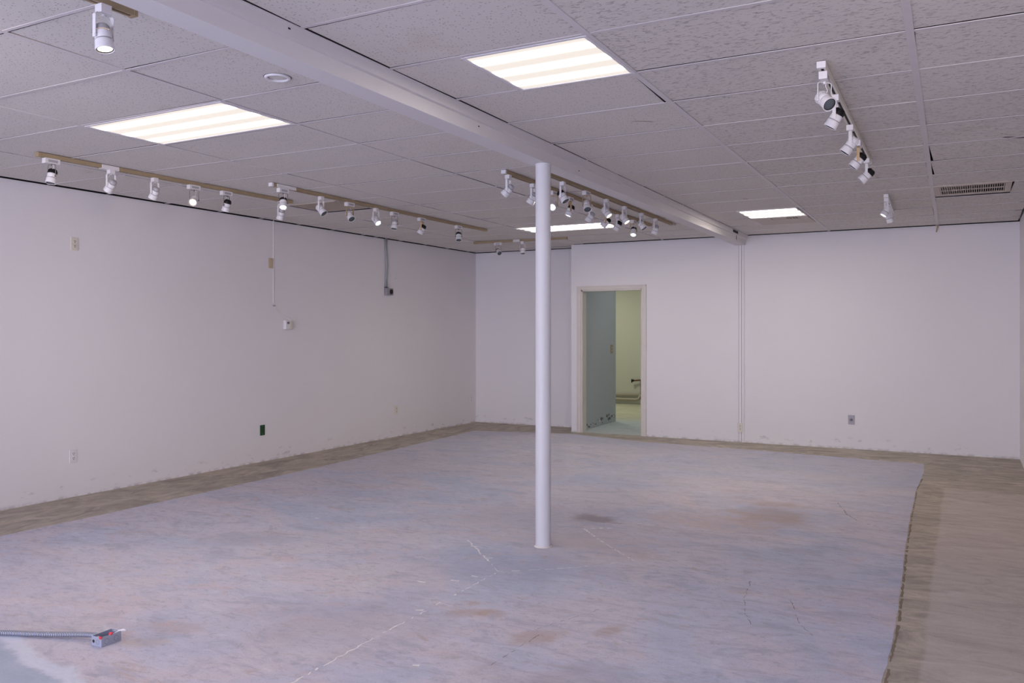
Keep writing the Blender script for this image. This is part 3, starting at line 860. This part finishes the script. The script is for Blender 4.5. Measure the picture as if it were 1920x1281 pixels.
# ================================================================ track spotlights
LAMPS = [
    ('A', -5.659, 3.729, 'wire', 'off', 'black', (0.023, -0.209, -0.978),
     'white wire-yoke spotlight with black cap, by the outer end of the outlet-wall track'),
    ('A', -5.654, 4.193, 'flat', 'off', 'grey', (-0.692, -0.019, -0.722),
     'unlit grey-capped spotlight hanging at the white joiner box of the outlet-wall track'),
    ('A', -5.650, 4.579, 'flat', 'off', 'grey', (-0.500, -0.036, -0.865),
     'unlit grey-capped spotlight between the joiner box and the glowing amber lamp'),
    ('A', -5.646, 4.965, 'wire', 'warm', 'white', (0.476, -0.720, -0.505),
     'glowing amber spotlight on wire yoke facing the room, outlet-wall track'),
    ('A', -5.643, 5.313, 'wire', 'off', 'black', (-0.329, -0.037, -0.944),
     'black-capped wire-yoke spotlight just past the glowing amber lamp'),
    ('A', -5.636, 5.968, 'flat', 'off', 'grey', (-0.370, 0.036, -0.928),
     'unlit spotlight half hidden behind the cool-white lamp, far end of outlet-wall track'),
    ('B', -5.106, 5.432, 'wire', 'cool', 'black', (0.344, -0.387, -0.856),
     'cool-white lit wire-yoke spotlight under the big white feed box'),
    ('B', -5.110, 5.916, 'flat', 'off', 'white', (0.667, 0.064, -0.742),
     'unlit spotlight tipped toward the room, in front of the tan ceiling panel'),
    ('B', -5.113, 6.325, 'tan', 'off', 'white', (0.652, -0.236, -0.721),
     'tan-yoke unlit spotlight facing the room, beyond the tan ceiling panel'),
    ('B', -5.117, 6.731, 'flat', 'cool', 'white', (0.699, -0.138, -0.702),
     'bright cool-white spotlight on strap yoke above the grey conduit'),
    ('B', -5.119, 7.045, 'wire', 'off', 'grey', (0.012, -0.272, -0.962),
     'grey-capped wire-yoke spotlight pointing straight down, next after the bright strap-yoke lamp'),
    ('B', -5.123, 7.540, 'tan', 'off', 'black', (-0.492, -0.149, -0.858),
     'tan-yoke spotlight with black cap, second from the far end of its track'),
    ('B', -5.130, 8.297, 'wire', 'off', 'black', (0.236, -0.334, -0.913),
     'dark wire-yoke spotlight last on the long track toward the recess corner'),
    ('C', -3.124, 5.782, 'flat', 'off', 'grey', (-0.700, -0.087, -0.709),
     'unlit grey-capped spotlight at the track end standing clear of the white pole'),
    ('C', -3.134, 6.224, 'flat', 'off', 'grey', (-0.555, -0.062, -0.830),
     'unlit spotlight partly hidden behind the white pole'),
    ('C', -3.143, 6.644, 'tan', 'cool', 'white', (0.135, -0.884, -0.447),
     'dazzling cool-white spotlight touching the edge of the white pole'),
    ('C', -3.152, 7.010, 'tan', 'white', 'black', (-0.303, -0.220, -0.927),
     'tan-yoke lit spotlight with black cap and thin bright rim, past the pole'),
    ('C', -3.163, 7.507, 'flat', 'off', 'grey', (-0.594, -0.085, -0.800),
     'grey-capped unlit spotlight hanging in front of the far fluorescent panel'),
    ('C', -3.172, 7.927, 'tan', 'off', 'black', (-0.646, -0.227, -0.729),
     'black-capped tan-yoke spotlight against the tip of the far fluorescent panel'),
    ('C', -3.180, 8.272, 'flat', 'off', 'black', (-0.546, -0.060, -0.836),
     'black-capped strap-yoke spotlight just beyond the far fluorescent panel'),
    ('C', -3.192, 8.785, 'tan', 'cool', 'black', (0.104, -0.513, -0.852),
     'lowest lit cool-white spotlight with tan yoke, last on the pole track'),
    ('D', -2.878, 6.255, 'flat', 'off', 'black', (0.557, -0.054, -0.828),
     'unlit black-capped spotlight first past the pole on the beam-side track'),
    ('D', -2.891, 6.779, 'tan', 'off', 'white', (0.384, -0.499, -0.777),
     'unlit tan-yoke spotlight tipped open to the room, beam-side track'),
    ('D', -2.903, 7.267, 'flat', 'warm', 'white', (0.627, -0.075, -0.776),
     'nearer of the two warm lit spotlights on the beam-side track'),
    ('D', -2.916, 7.770, 'flat', 'warm', 'white', (0.594, -0.089, -0.800),
     'farther of the two warm lit spotlights on the beam-side track'),
    ('D', -2.929, 8.298, 'flat', 'off', 'grey', (0.588, -0.029, -0.808),
     'unlit spotlight next after the warm pair on the beam-side track'),
    ('D', -2.941, 8.775, 'flat', 'off', 'grey', (-0.370, 0.036, -0.928),
     'unlit grey spotlight at the far end of the beam-side track'),
    ('E', -2.823, 2.062, 'flat', 'warm', 'grey', (0.203, -0.008, -0.979),
     'large warm lit spotlight close by, alone at the end of its track'),
    ('F', -0.584, 4.212, 'wire', 'off', 'white', (0.533, -0.571, -0.624),
     'white wire-yoke spotlight with open dark lens facing the room'),
    ('F', -0.589, 4.621, 'flat', 'off', 'black', (-0.518, 0.008, -0.855),
     'black-capped spotlight right behind the open-lens wire-yoke head'),
    ('F', -0.598, 5.338, 'flat', 'off', 'white', (-0.584, -0.084, -0.807),
     'all-white spotlight with looped cord, middle head over the open floor'),
    ('F', -0.603, 5.815, 'tan', 'off', 'black', (-0.652, -0.063, -0.756),
     'black-capped tan-yoke spotlight after the all-white looped-cord head'),
    ('F', -0.611, 6.422, 'flat', 'off', 'black', (-0.739, -0.043, -0.672),
     'black-capped spotlight at the far tip of the open-floor track'),
    ('G', -0.634, 8.412, 'flat', 'white', 'white', (-0.523, -0.221, -0.823),
     'spotlight with glowing slit rim on the short track near the grille'),
    ('G', -0.645, 8.873, 'flat', 'off', 'white', (0.269, 0.261, -0.927),
     'unlit spotlight tilted the other way behind the glowing slit-rim one'),
    ('H', -5.632, 10.141, 'wire', 'off', 'black', (0.651, -0.547, -0.526),
     'wire-yoke spotlight with black cap on the recess track'),
    ('H', -5.265, 10.151, 'flat', 'off', 'grey', (0.195, -0.254, -0.947),
     'pale unlit spotlight on the recess track beside the white pole'),
]


def mk_adapter(kind):
    m = MB()
    if kind in ('wire', 'tan'):
        m.box(-0.017, 0.017, -0.052, 0.052, -0.036, 0.001)
        m.box(-0.019, 0.019, -0.060, -0.048, -0.038, -0.002)
    else:
        m.box(-0.019, 0.019, -0.022, 0.022, -0.032, 0.001)
    return m.mesh('adapter', M['white'])


def mk_sticker():
    m = MB(); m.box(0.0168, 0.0176, -0.036, 0.034, -0.028, -0.010); return m.mesh('sticker', M['greycap'])


PIV = -0.085        # pivot below the yoke's own origin
def mk_yoke(mat, kind):
    m = MB()
    if kind in ('wire', 'tan'):
        w = 0.0365
        pts = [(-w, 0, PIV - 0.006), (-w, 0, -0.012), (-w + 0.003, 0, -0.005), (-w + 0.010, 0, -0.002), (w - 0.010, 0, -0.002), (w - 0.003, 0, -0.005), (w, 0, -0.012), (w, 0, PIV - 0.006)]
        m.tube(pts, 0.0023, 8)
        m.tube([(0, 0, 0.002), (0, 0, -0.010)], 0.006, 12)
        for s in (-1, 1): m.tube([(s * 0.030, 0, PIV), (s * 0.041, 0, PIV)], 0.005, 10)
    else:
        w = 0.0365
        pts = [(-w, 0, PIV - 0.008), (-w, 0, -0.008), (-w + 0.006, 0, -0.001), (w - 0.006, 0, -0.001), (w, 0, -0.008), (w, 0, PIV - 0.008)]
        m.ribbon(pts, (0, 1, 0), 0.017, 0.0026)
        m.tube([(0, 0, 0.002), (0, 0, -0.008)], 0.007, 12)
        for s in (-1, 1): m.tube([(s * 0.030, 0, PIV), (s * 0.0395, 0, PIV)], 0.0065, 10)
    return m.mesh('yoke', mat)


def mk_cord(loop):
    m = MB(); a = []
    for i in range(15):
        t = i / 14
        a.append((0.008 + loop * math.sin(math.pi * t), 0.006 * math.sin(2 * math.pi * t), -0.004 - 0.052 * t))
    m.tube(a, 0.0021, 7); return m.mesh('cord', M['white'])


# head: local -z is where the light goes; the pivot is the origin
def mk_body():
    m = MB()
    m.lathe([(0.0255, 0.021), (0.0290, 0.020), (0.0300, 0.016), (0.0300, -0.0085), (0.0285, -0.010), (0.0285, -0.0118), (0.0312, -0.013), (0.0318, -0.020),
             (0.0340, -0.046), (0.0343, -0.0500), (0.0335, -0.0515), (0.0300, -0.0510), (0.0290, -0.043), (0.0280, -0.040)], 32)
    return m.mesh('lamp_head', M['white'])


def mk_groove():
    m = MB(); m.lathe([(0.0290, -0.0094), (0.0296, -0.0107), (0.0290, -0.0122)], 32); return m.mesh('seam_ring', M['seam'])


def mk_cap(kind):
    m = MB()
    if kind == 'grey':
        m.lathe([(0.0270, 0.024), (0.0265, 0.038), (0.0225, 0.046), (0.0110, 0.050), (0.0, 0.0505)], 28)
    else:
        m.lathe([(0.0296, 0.019), (0.0292, 0.034), (0.0245, 0.045), (0.0135, 0.0525), (0.0, 0.054)], 28)
        for i in range(12):
            a = 2 * math.pi * i / 12; c, s = math.cos(a), math.sin(a)
            pts = [(0.0305, 0.020), (0.0302, 0.035), (0.0255, 0.0465), (0.0145, 0.0540)]
            m.ribbon([(r * c, r * s, z) for r, z in pts], (-s, c, 0), 0.0022, 0.0030)
    return m.mesh('back_cap', {'black': M['dark'], 'grey': M['greycap'], 'white': M['white']}[kind])


def mk_lens(mat):
    m = MB(); m.lathe([(0.0, -0.0475), (0.016, -0.0468), (0.0290, -0.0440)], 32); return m.mesh('lens', mat)


def mk_ring():
    m = MB(); m.lathe([(0.0290, -0.0445), (0.0292, -0.0490), (0.0270, -0.0490), (0.0262, -0.0462)], 32); return m.mesh('retaining_ring', M['slot'])


ADAPT = {k: mk_adapter(k) for k in ('wire', 'flat')}; ADAPT['tan'] = ADAPT['wire']
YOKE = {'wire': mk_yoke(M['wire'], 'wire'), 'tan': mk_yoke(M['tanwire'], 'flat'), 'flat': mk_yoke(M['white'], 'flat'), 'pale': mk_yoke(M['white'], 'wire')}
CORD = {'wire': mk_cord(0.004), 'tan': mk_cord(0.004), 'flat': mk_cord(0.016), 'loop': mk_cord(0.030)}
BODY = mk_body(); GROOVE = mk_groove(); RING = mk_ring(); STICK = mk_sticker()
CAP = {k: mk_cap(k) for k in ('black', 'grey', 'white')}
LENS = {'off': mk_lens(M['glass']), 'warm': mk_lens(M['warm']), 'amber': mk_lens(M['amber']), 'cool': mk_lens(M['cool']), 'white': mk_lens(M['lampwhite'])}
BEAMCOL = {'warm': (1.0, 0.72, 0.45), 'amber': (1.0, 0.62, 0.34), 'cool': (0.92, 0.95, 1.0), 'white': (1.0, 0.92, 0.84)}
BEAMPOW = {'warm': 26, 'amber': 75, 'cool': 16, 'white': 16}

for (trk, x, y, kind, lit, cap, aim, label) in LAMPS:
    (ax, ay), (bx, by) = TRACKS[trk]
    tang = math.atan2(by - ay, bx - ax) - math.pi / 2
    root = thing('track_spotlight', label, 'spotlight', (x, y, ZT), 0.0, 'track spotlights')
    ad = link('adapter', ADAPT[kind], root, 0.0015); ad.rotation_euler = (0, 0, tang)
    zy = -0.038 if kind != 'flat' else -0.033
    if kind != 'flat': link('sticker', STICK, ad)
    a = Vector(aim).normalized()
    piv = Vector((0, 0, 1)).cross(a); piv.z = 0
    piv = piv.normalized()
    yaw = math.atan2(piv.y, piv.x)
    if math.cos(yaw) < 0: yaw += math.pi; piv = -piv
    yk = link('yoke', YOKE['pale' if (trk == 'F' and kind == 'wire') else kind], root); yk.location = (0, 0, zy); yk.rotation_euler = (0, 0, yaw)
    cd = link('cord', CORD['loop' if (trk in 'EF' and cap != 'black' and kind == 'flat') else kind], root); cd.location = (0, 0, zy); cd.rotation_euler = (0, 0, yaw)
    hd = link('lamp_head', BODY, root)
    zz = -a; yy = zz.cross(piv).normalized(); xx = yy.cross(zz).normalized()
    rot = Matrix((xx, yy, zz)).transposed().to_4x4()
    hd.matrix_basis = Matrix.Translation(Vector((0, 0, zy + PIV))) @ rot
    link('back_cap', CAP[cap], hd); link('seam_ring', GROOVE, hd); link('retaining_ring', RING, hd)
    key = 'amber' if (lit == 'warm' and trk == 'A') else lit
    link('lens', LENS[key], hd)
    if lit != 'off':
        l = bpy.data.lights.new('spot_beam', 'SPOT'); l.energy = BEAMPOW[key] * (0.25 if trk == 'E' else 1.0); l.color = BEAMCOL[key]
        l.spot_size = R(78); l.spot_blend = 0.9; l.shadow_soft_size = 0.024
        lo = bpy.data.objects.new('spot_beam', l); sc.collection.objects.link(lo); lo.parent = hd
        lo.location = (0, 0, -0.054)


# ================================================================ things on the walls
def wall_frame(x, y, z, face):
    """matrix-free placement: local x runs along the wall (to the viewer's right), local -y faces the room"""
    return (x, y, z), {'left': R(90), 'back': 0.0, 'recess': 0.0}[face]


def outlet(x, y, z, face, label, mat, kind='duplex', w=0.070, h=0.114):
    loc, rz = wall_frame(x, y, z, face)
    t = thing('wall_outlet' if kind in ('duplex', 'single') else 'wall_plate', label, 'outlet' if kind in ('duplex', 'single') else 'wall plate', loc, rz,
              'wall outlets and cover plates')
    p = MB(); p.box(-w/2, w/2, -0.006, 0.0, -h/2, h/2); p.build('plate', mat, t, 0.002)
    sc_ = MB()
    for zz in ((0,) if kind == 'duplex' else (-0.030, 0.030) if kind == 'single' else (-0.042, 0.042)):
        sc_.tube([(0, -0.0055, zz), (0, -0.0075, zz)], 0.0032, 10)
    sc_.build('screw', M['stainless'] if kind != 'duplex' else mat, t)
    if kind == 'duplex':
        for zz in (-0.0195, 0.0195):
            f = MB(); f.tube([(0, -0.006, zz), (0, -0.0085, zz)], 0.0168, 24); r = f.build('receptacle', mat, t)
            s = MB()
            s.box(-0.0082, -0.0046, -0.0092, -0.0083, zz + 0.000, zz + 0.010); s.box(0.0046, 0.0082, -0.0092, -0.0083, zz + 0.000, zz + 0.010)
            s.tube([(0, -0.0083, zz - 0.008), (0, -0.0092, zz - 0.008)], 0.0036, 10)
            s.build('slots', M['slot'], r)
    if kind == 'single':
        f = MB(); f.tube([(0, -0.006, 0), (0, -0.009, 0)], 0.017, 24); r = f.build('receptacle', M['seam'], t)
        s = MB(); s.box(-0.009, -0.006, -0.0098, -0.0088, -0.004, 0.006); s.box(0.006, 0.009, -0.0098, -0.0088, -0.004, 0.006)
        s.build('slots', M['slot'], r)
    return t


def on_left(y): return wallx(y) + 0.0005


outlet(on_left(4.704), 4.704, 2.198, 'left', 'cream outlet high on the wall, above the other near outlet', M['cream'])
outlet(on_left(4.692), 4.692, 0.355, 'left', 'white outlet low on the wall, nearest of all', M['white'])
outlet(on_left(6.945), 6.945, 0.348, 'left', 'dark green blank plate low on the side wall', M['green'], 'blank')
outlet(on_left(7.073), 7.073, 2.198, 'left', 'almond blank plate beside the thin white cord cover', M['almond'], 'blank')
outlet(on_left(9.430), 9.430, 2.198, 'left', 'white blank plate up beside the grey conduit', M['wall'], 'blank')
outlet(on_left(9.448), 9.448, 0.365, 'left', 'small pale outlet low on the wall below the grey conduit box', M['cream'])
outlet(on_left(11.44), 11.44, 0.378, 'left', 'pale outlet tucked in the recess corner', M['wall'])
outlet(-1.228, YB - 0.0005, 0.355, 'back', 'grey metal outlet plate alone on the back wall', M['stainless'], 'single')
outlet(-2.570, YB - 0.0225, 0.191, 'back', 'cream outlet at the foot of the vertical raceway', M['cream'])

# vertical raceway on the back wall
t = thing('wire_raceway', 'narrow white vertical raceway from beam to floor on the back wall', 'raceway', (-2.555, YB, 0.0))
r_ = MB(); r_.box(-0.034, -0.001, -0.020, 0.0, 0.0, 2.553); r_.build('cover', M['wall'], t, 0.002)
r_ = MB(); r_.box(0.002, 0.034, -0.016, 0.0, 0.0, 2.553); r_.build('cover', M['wall'], t, 0.002)
r_ = MB(); r_.box(-0.0395, -0.0345, -0.006, 0.0, 0.0, 2.553); r_.box(-0.0005, 0.0018, -0.010, 0.0, 0.26, 2.553); r_.build('seam', M['seam'], t)

# cord cover, cord and junction box on the side wall
yb = 7.325
t = thing('junction_box', 'white square wall box with plug under the thin white cord cover', 'box', (on_left(yb), yb, 1.511), R(90))
b = MB(); b.box(-0.052, 0.060, -0.042, 0.0, -0.050, 0.050); b.build('box', M['white'], t, 0.003)
b = MB(); b.box(-0.002, 0.056, -0.047, -0.042, -0.046, 0.046); b.build('cover', M['cream'], t, 0.002)
b = MB(); b.tube([(-0.022, -0.042, 0.022), (-0.022, -0.056, 0.022)], 0.013, 16); b.tube([(-0.022, -0.055, 0.022), (-0.022, -0.060, 0.022)], 0.009, 12); b.build('plug', M['seam'], t)
b = MB(); b.box(-0.215, -0.200, -0.005, 0.0, 0.245, H - 1.511); b.build('cord_cover', M['wall'], t, 0.002)
b = MB()
b.tube([(-0.208, -0.006, 0.245), (-0.204, -0.012, 0.215), (-0.190, -0.010, 0.175), (-0.160, -0.010, 0.140), (-0.110, -0.012, 0.115), (-0.060, -0.014, 0.095), (-0.022, -0.020, 0.080),
        (0.004, -0.040, 0.066), (0.012, -0.055, 0.045), (0.002, -0.062, 0.026), (-0.012, -0.061, 0.020)], 0.0036, 8)
b.build('cord', M['white'], t)
b = MB(); b.box(-0.222, -0.190, -0.016, 0.0, 0.205, 0.222); b.build('cord_clip', M['greycap'], t)

yb = 9.245
t = thing('junction_box', 'grey conduit box with a dark round socket below paired conduits', 'box', (on_left(yb), yb, 1.968), R(90))
b = MB(); b.box(-0.070, 0.070, -0.052, 0.0, -0.046, 0.046); b.build('box', M['stainless'], t, 0.003)
b = MB(); b.tube([(0.022, -0.052, 0.0), (0.022, -0.058, 0.0)], 0.033, 28); b.build('socket', M['dark'], t)
b = MB(); b.box(-0.004, 0.002, -0.056, -0.052, -0.040, 0.040); b.build('cover_edge', M['seam'], t)
b = MB()
for dx in (-0.052, -0.026):
    b.tube([(dx, -0.016, 0.046), (dx + 0.004, -0.016, 0.18), (dx + 0.018, -0.017, 0.34), (dx + 0.012, -0.016, 0.46), (dx - 0.002, -0.016, 0.58), (dx - 0.004, -0.016, H - 1.968)], 0.0095, 10)
b.build('conduit', M['conduit'], t)
b = MB(); b.box(-0.068, -0.012, -0.030, -0.002, 0.040, 0.060); b.build('connector', M['seam'], t, 0.002)

# ---- stock room: switch, pipes with a tap
t = thing('light_switch', 'small light switch plate on the shaded passage wall', 'switch', (-4.922, 12.535, 1.157), R(90 + 2.4))
p = MB(); p.box(-0.055, 0.055, -0.006, 0.0, -0.068, 0.068); p.build('plate', M['tan'], t, 0.002)
s = MB(); s.box(-0.006, 0.006, -0.012, -0.006, 0.012, 0.034); s.box(-0.006, 0.006, -0.012, -0.006, -0.034, -0.012); s.build('toggle', M['cream'], t)
t = thing('water_pipe', 'pale pipes with a dark tap along the stock room wall', 'pipe', (-6.0, 15.85, 0.0))
p = MB(); p.tube([(-2.2, -0.045, 0.185), (0.42, -0.045, 0.185)], 0.022, 14); p.tube([(-2.2, -0.045, 0.10), (0.30, -0.045, 0.10), (0.36, -0.045, 0.12), (0.40, -0.045, 0.19)], 0.026, 14)
p.build('floor_pipe', M['pipe'], t)
p = MB(); p.tube([(0.41, -0.045, 0.10), (0.41, -0.045, 0.47), (0.40, -0.05, 0.48), (0.27, -0.07, 0.47)], 0.015, 12); p.build('riser', M['rust'], t)
p = MB(); p.tube([(0.27, -0.07, 0.475), (0.225, -0.09, 0.465)], 0.022, 12); p.tube([(0.235, -0.085, 0.43), (0.235, -0.085, 0.50)], 0.012, 10); p.build('tap', M['dark'], t)

# ================================================================ metal box and flexible conduit on the floor
t = thing('electrical_box', 'open galvanised box on flexible conduit lying on the concrete', 'electrical box', (-3.462, 2.518, 0.0016), R(1.6))
LX, LY, LZ, TH = 0.066, 0.106, 0.044, 0.0022      # box runs to -x and +y from its near corner
b = MB()
b.box(-LX, 0, 0, LY, 0, TH); b.box(-LX, 0, 0, TH, TH, LZ); b.box(-LX, 0, LY - TH, LY, TH, LZ)
b.box(-LX, -LX + TH, TH, LY - TH, TH, LZ); b.box(-TH, 0, TH, LY - TH, TH, LZ)
b.box(-0.040, -0.026, 0.002, 0.014, LZ - 0.004, LZ - 0.002); b.box(-0.040, -0.026, LY - 0.014, LY - 0.002, LZ - 0.004, LZ - 0.002)
bx = b.build('box', M['steel'], t, 0.0008)
k = MB()
k.tube([(-0.052, -0.0006, 0.021), (-0.052, 0.0005, 0.021)], 0.0075, 20)
k.build('knockout_hole', M['slot'], bx)
k = MB()
for yy in (0.028, 0.078):
    k.lathe([(0.0112, 0.0), (0.0118, 0.0006), (0.0124, 0.0)], 26, axis=Matrix.Translation((0.0002, yy, 0.020)) @ Matrix.Rotation(R(90), 4, 'Y'))
k.lathe([(0.0095, 0.0), (0.0101, 0.0006), (0.0107, 0.0)], 26, axis=Matrix.Translation((-0.024, -0.0002, 0.021)) @ Matrix.Rotation(R(90), 4, 'X'))
k.build('knockout_ring', M['seam'], bx)
c = MB(); path = []; rad = []
ctl = [Vector(p) for p in ((-1.10, -0.42, 0.0135), (-0.86, -0.255, 0.0135), (-0.58, -0.118, 0.0135), (-0.37, -0.040, 0.015), (-0.171, 0.038, 0.020), (-LX - 0.012, 0.056, 0.024))]


def catmull(P, t):
    n_ = len(P) - 1; s_ = min(int(t * n_), n_ - 1); u = t * n_ - s_
    p0, p1, p2, p3 = P[max(s_ - 1, 0)], P[s_], P[s_ + 1], P[min(s_ + 2, n_)]
    return 0.5 * ((2 * p1) + (p2 - p0) * u + (2 * p0 - 5 * p1 + 4 * p2 - p3) * u * u + (3 * p1 - p0 - 3 * p2 + p3) * u ** 3)


NR = 132
for i in range(NR * 4 + 1):
    path.append(catmull(ctl, i / (NR * 4))); rad.append((0.0086, 0.0124, 0.0132, 0.0122)[i % 4])
c.tube(path, rad, 14)
for i in range(len(c.f)):
    if (i // 14) % 4 == 3: c.mi[i] = 1          # grooves coloured dark for the shade between ribs
c.build('flexible_conduit', [M['steel'], M['seam']], t)
c = MB(); c.tube([(-LX - 0.016, 0.055, 0.0235), (-LX - 0.001, 0.058, 0.024)], 0.0152, 16); c.build('connector', M['steel'], t, 0.001)


def wire_nut(p, d):
    d = Vector(d).normalized(); q = Vector((0, 0, 1)).rotation_difference(d).to_matrix().to_4x4()
    m = MB(); ax = Matrix.Translation(p) @ q
    m.lathe([(0.0, 0.0), (0.0062, 0.0), (0.0068, 0.004), (0.0052, 0.014), (0.0030, 0.019), (0.0, 0.0195)], 14, axis=ax)
    for a in (0, math.pi):
        w = ax @ Matrix.Rotation(a, 4, 'Z')
        m.hexa([tuple(w @ Vector(v)) for v in ((0.005, -0.0012, 0.002), (0.0115, -0.001, 0.001), (0.0115, 0.001, 0.001), (0.005, 0.0012, 0.002),
                                             (0.0045, -0.0012, 0.010), (0.0075, -0.001, 0.008), (0.0075, 0.001, 0.008), (0.0045, 0.0012, 0.010))])
    m.build('wire_nut', M['red'], t)


wire_nut((-0.012, 0.004, 0.040), (0.85, -0.35, 0.25))
wire_nut((-0.010, 0.050, 0.042), (0.80, 0.25, 0.45))
c = MB(); c.tube([(-0.030, 0.092, 0.030), (-0.012, 0.101, 0.043), (0.006, 0.108, 0.048), (0.022, 0.116, 0.046)], [0.0028, 0.0034, 0.0050, 0.0042], 10); c.build('taped_wire', M['white'], t)
